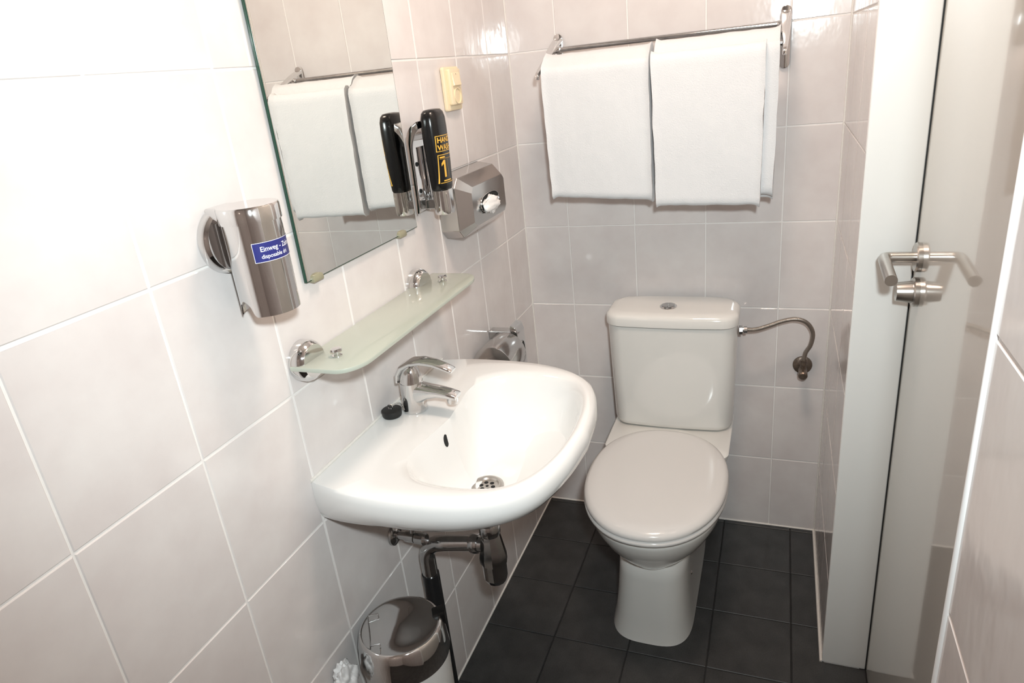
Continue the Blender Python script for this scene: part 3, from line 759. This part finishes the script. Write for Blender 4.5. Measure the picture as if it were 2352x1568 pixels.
def uprof(yf, yb, yslit0, yslit1, topf, topb, zbot_f, zbot_b, zslit):
    """inverted U, outlined clockwise seen from +x: start at the front bottom outside"""
    o = [(yf, zbot_f + .008), (yf - .0006, (zbot_f + topf)/2), (yf, topf - .016)]
    o += [(yf + .004, topf - .005), (yf + .012, topf)]
    o += [(yf + .020, topf + .003), (yf + (yb-yf)*.45, topf + (topb-topf)*.62), (yb - .022, topb), (yb - .010, topb - .001), (yb - .002, topb - .010)]
    o += [(yb, topb - .025), (yb, (zbot_b + topb)/2), (yb, zbot_b + .008), (yb - .006, zbot_b)]
    o += [(yslit1 + .004, zbot_b), (yslit1, zbot_b + .006), (yslit1, zslit - .006), ((yslit0+yslit1)/2, zslit), (yslit0, zslit - .006), (yslit0, zbot_f + .006), (yslit0 - .004, zbot_f), (yf + .006, zbot_f)]
    return resample(o, .012)
towel('bath_towel', 'folded white towel hanging on the left half of the rack', .1590, .4300,
      uprof(-.207, -.128, -.180, -.164, 1.4560, 1.4830, 1.10, 1.118, 1.4605), 1.128, 1.112, 1.0, .0020, (.006, .002))
towel('bath_towel', 'white towel at the rack\'s right end, partly behind the front one', .4400, .7235,
      uprof(-.192, -.122, -.180, -.164, 1.4580, 1.4870, 1.112, 1.10, 1.4605), 1.105, 1.100, 4.0, .0016, (.008, -.004))
fp = resample([(-.2175, 1.108), (-.2185, 1.28), (-.2178, 1.440), (-.214, 1.454), (-.206, 1.4595), (-.199, 1.4600), (-.1965, 1.45), (-.1955, 1.28), (-.1955, 1.106), (-.199, 1.10), (-.213, 1.10)], .012)
towel('bath_towel', 'folded white towel hanging in front on the right half of the rack', .4370, .6950, fp, 1.100, 1.092, 9.0, .0018, (.006, -.004))

# ---------------------------------------------------------------- toilet
TX = .462
tl = thing('toilet', 'white close-coupled toilet with lid down against the back wall', 'toilet', (TX, -.35, 0.0))
def egg(front, back, hw, ymax, z, n=64, sq=2.3, fq=2.15, xo=0.0):
    """egg outline; widest at ymax"""
    out = []
    for k in range(n):
        a = 2*PI*k/n; c, s_ = math.cos(a), math.sin(a)
        if s_ < 0: e = 2.0/fq; L = ymax - front
        else: e = 2.0/sq; L = back - ymax
        x = math.copysign(abs(c)**e, c)*hw; y = math.copysign(abs(s_)**e, s_)*L
        out.append((TX + xo + x, ymax + y, z))
    return out
# bowl
rings = [egg(-.550, -.09, .080, -.33, .215, sq=4), egg(-.572, -.09, .084, -.33, .238, sq=4), egg(-.590, -.10, .098, -.36, .252, sq=4), egg(-.622, -.12, .125, -.40, .285, sq=3.4), egg(-.652, -.15, .149, -.42, .322, sq=3),
         egg(-.674, -.17, .166, -.43, .360, sq=2.8), egg(-.684, -.18, .172, -.435, .385, sq=2.6), egg(-.686, -.185, .173, -.435, .398, sq=2.6), egg(-.680, -.19, .168, -.435, .403, sq=2.6)]
mk('bowl', G().loft(rings), 'toilet', tl, smooth=60)
# pedestal
ped = [egg(-.590, -.05, .109, -.45, .001, sq=8, fq=3.2, xo=-.010), egg(-.587, -.05, .1075, -.45, .010, sq=8, fq=3.2, xo=-.010), egg(-.581, -.05, .100, -.45, .06, sq=8, fq=3.2, xo=-.008), egg(-.578, -.05, .0945, -.45, .13, sq=8, fq=3.2, xo=-.006), egg(-.577, -.05, .0910, -.45, .20, sq=8, fq=3.2, xo=-.004), egg(-.577, -.05, .0890, -.45, .236, sq=8, fq=3.2, xo=-.003), egg(-.571, -.06, .084, -.45, .245, sq=8, fq=3.2, xo=-.003)]
mk('pedestal', G().loft(ped), 'toilet', tl, smooth=50)
for s_ in (-1, 1):
    mk('bolt_cap', G().turn((TX - .007 + s_*.090, -.44, .135), (TX - .007 + s_*.0985, -.44, .135), [(0, .008), (.5, .0075), (1, .003)], 20), 'chrome', tl)
# rear deck carrying the cistern
dk = [[(x, y, .300) for x, y in rrect(TX-.110, TX+.110, -.27, -.03, .03)], [(x, y, .360) for x, y in rrect(TX-.150, TX+.150, -.295, -.025, .03)], [(x, y, .412) for x, y in rrect(TX-.172, TX+.170, -.31, -.022, .03)], [(x, y, .422) for x, y in rrect(TX-.173, TX+.171, -.31, -.022, .03)], [(x, y, .426) for x, y in rrect(TX-.169, TX+.167, -.305, -.025, .03)]]
mk('deck', G().loft(dk), 'toilet', tl, smooth=50)
# seat and lid
mk('seat', G().loft([egg(-.690, -.215, .176, -.44, .4045), egg(-.699, -.210, .181, -.44, .408), egg(-.701, -.210, .182, -.44, .415), egg(-.697, -.212, .179, -.44, .4205)]), 'seat', tl, smooth=60)
mk('seat_lid', G().loft([egg(-.690, -.212, .176, -.44, .4215), egg(-.699, -.207, .1805, -.44, .4245), egg(-.700, -.206, .181, -.44, .431), egg(-.695, -.209, .178, -.44, .4385), egg(-.680, -.216, .169, -.44, .4440),
     egg(-.645, -.228, .145, -.44, .4462), egg(-.60, -.25, .118, -.44, .4450), egg(-.55, -.29, .080, -.44, .4440), egg(-.48, -.38, .02, -.44, .4437)]), 'seat', tl, smooth=60)
# cistern
def cring(hw, yf, z, r=.045, xo=0): return [(x, y, z) for x, y in bowed(TX + xo - hw, TX + xo + hw, yf, -.022, r)]
def bowed(x0, x1, y0, y1, r):
    o = rrect(x0, x1, y0, y1, r, 10); xc = (x0+x1)/2; h = (x1-x0)/2
    # subdivide the front edge so that it bows gently outwards
    out = []
    for i in range(len(o)):
        a, b = o[i], o[(i+1) % len(o)]; out.append(a)
        if i % 11 == 10:
            out += [(a[0]+(b[0]-a[0])*k/10, a[1]+(b[1]-a[1])*k/10) for k in range(1, 10)]
    return [(x, y - (.010*(1 - ((x-xc)/h)**2) if y < (y0+y1)/2 else 0)) for x, y in out]
mk('cistern', G().loft([cring(.163, -.160, .4275), cring(.169, -.168, .432), cring(.1715, -.171, .445), cring(.1765, -.174, .60), cring(.1805, -.176, .748)]), 'toilet', tl, smooth=50)
mk('cistern_lid', G().loft([cring(.181, -.178, .7505), cring(.1838, -.181, .7520), cring(.1842, -.1815, .772), cring(.1815, -.1785, .7800), cring(.174, -.170, .7860), cring(.158, -.152, .7880, .04), cring(.10, -.115, .7885, .02), cring(.01, -.075, .7885, .004)]), 'toilet', tl, smooth=60)
bx, by, bz = .452, -.112, .7885
fb = mk('flush_button', G().turn((bx, by, bz - .001), (bx, by, bz + .0045), [(0, .0245), (.6, .0240), (1, .0215), (.9, .0195)], 40), 'chrome', tl)
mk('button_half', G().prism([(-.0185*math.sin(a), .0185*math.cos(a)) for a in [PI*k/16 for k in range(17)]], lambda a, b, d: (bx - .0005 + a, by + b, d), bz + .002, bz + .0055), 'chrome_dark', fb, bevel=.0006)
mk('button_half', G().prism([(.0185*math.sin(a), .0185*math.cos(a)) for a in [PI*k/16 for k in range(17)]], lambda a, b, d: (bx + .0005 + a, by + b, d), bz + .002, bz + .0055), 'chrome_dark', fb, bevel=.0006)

# ---------------------------------------------------------------- cistern supply
ws = thing('water_supply', 'tarnished wall valve with braided hose feeding the cistern', 'water hose', (.8176, 0.0, .577))
HYV = -.058
vc = (.8176, 0, .5772)
mk('rosette', G().turn((vc[0], -.0005, vc[2]), (vc[0], -.012, vc[2]), [(0, .0268), (.5, .0258), (.9, .018), (1, .012)], 36), 'rust', ws)
mk('valve_body', G().turn((vc[0], -.010, vc[2]), (vc[0], -.052, vc[2] - .002), [(0, .0095), (.5, .0095), (.55, .0118), (1, .0118)], 20), 'rust', ws)
mk('valve_knob', G().turn((vc[0], -.052, vc[2] - .002), (vc[0], -.076, vc[2] - .004), [(0, .0110), (.15, .0128), (.85, .0124), (1, .0095)], 14), 'rust', ws, smooth=15)
mk('valve_outlet', G().turn((vc[0], -.040, vc[2] + .006), (vc[0] + .001, -.042, vc[2] + .034), [(0, .0085), (.4, .0085), (.45, .0100), (1, .0095)], 12), 'rust', ws, smooth=15)
hp_ = [(.6600, -.098, .7195), (.690, -.096, .7210), (.7240, -.090, .7310), (.757, -.082, .7420), (.791, -.072, .7450), (.820, -.062, .7310), (.8370, -.053, .6985), (.8340, -.046, .660), (.8225, -.043, .634), (.8188, -.042, .608)]
mk('hose', G().tube(spline(hp_, 8), .0060, 14), 'braid', ws, smooth=60)
mk('hose_nut', G().turn((.6445, -.100, .7190), (.6530, -.099, .7190), [(0, .0135), (1, .0135)], 8), 'chrome_dark', ws, smooth=15)
mk('hose_collar', G().turn((.6530, -.099, .7190), (.6660, -.098, .7196), [(0, .0070), (.3, .0070), (.32, .0105), (1, .0100)], 12), 'chrome_dark', ws, smooth=15)

# ---------------------------------------------------------------- toilet paper holder behind the basin
ph = thing('paper_holder', 'chrome toilet paper holder on the wall behind the wash basin', 'paper holder', (0.0, -.38, .64))
prof = [(.0008, .690)] + [(.055 + .056*math.cos(a), .746 + .058*math.sin(a)) for a in [PI*(1.0 - 1.28*k/22) for k in range(23)]]
mk('cover', G().prism(prof, lambda a, b, d: (a, d, b), -.492, -.384), 'satin', ph, smooth=40, bevel=.002)
mk('side_plate', G().prism([(.066, .655), (.088, .655), (.088, .795), (.082, .812), (.066, .818)], lambda a, b, d: (a, d, b), -.376, -.322), 'chrome', ph, smooth=0, bevel=.0025)
mk('plate_arm', G().box((.0008, -.372, .765), (.068, -.340, .800)), 'satin', ph, smooth=0, bevel=.003)
mk('plate_arm', G().box((.0008, -.384, .690), (.068, -.340, .720)), 'satin', ph, smooth=0, bevel=.003)
HO = [(.0150*math.cos(a), .030*math.sin(a)) for a in [2*PI*k/28 for k in range(28)]]
mk('plate_hole', G().prism(HO, lambda a, b, d: (d, -.347 + a, .735 + b), .0875, .0888), 'dark', ph)
mk('hole_rim', G().tube([(.0886, -.347 + a, .735 + b) for a, b in HO + HO[:1]], .0014, 8), 'chrome', ph)

# ---------------------------------------------------------------- bin
NX, NY = .092, -1.138
bn = thing('waste_bin', 'tall white bin with mirror-polished lid under the wash basin', 'bin', (NX, NY, 0.0))
mk('body', G().turn((NX, NY, .001), (NX, NY, .445), [(0, .072), (.01, .075), (1, .0840)], 56), 'binwhite', bn, smooth=40)
ld = mk('lid', G().turn((NX, NY, .438), (NX, NY, .508), [(0, .0865), (.06, .0875), (.55, .0845), (.85, .0800), (.93, .0770), (.95, .0745), (.93, .0715), (.97, .04), (.985, .002)], 64), 'chrome', bn, smooth=35)
wz = .512
wp = [Vector((.040, -1.130, wz - .006)), Vector((.040, -1.130, wz)), Vector((.0245, -1.142, wz)), Vector((.070, -1.206, wz)), Vector((.083, -1.196, wz)), Vector((.083, -1.196, wz - .006))]
mk('wire_handle', G().tube(wp, .0013, 10), 'chrome_dark', ld)
mk('hinge', G().prism(rrect(-.016, .016, -.012, .012, .005), lambda a, b, d: (.150 + a*.6 - b*.5, -1.090 + a*.5 + b*.8, d), .480, .510), 'black', bn, bevel=.002)
bg = puff('bin_bag', (.022, -1.236, .448), .018, .027, .034, 8.3, 'bag', None, amp=.42, n=48, m=32, freq=1.7)
tag(bg, 'crumpled white plastic bag stuffed between bin and wall', 'bag')
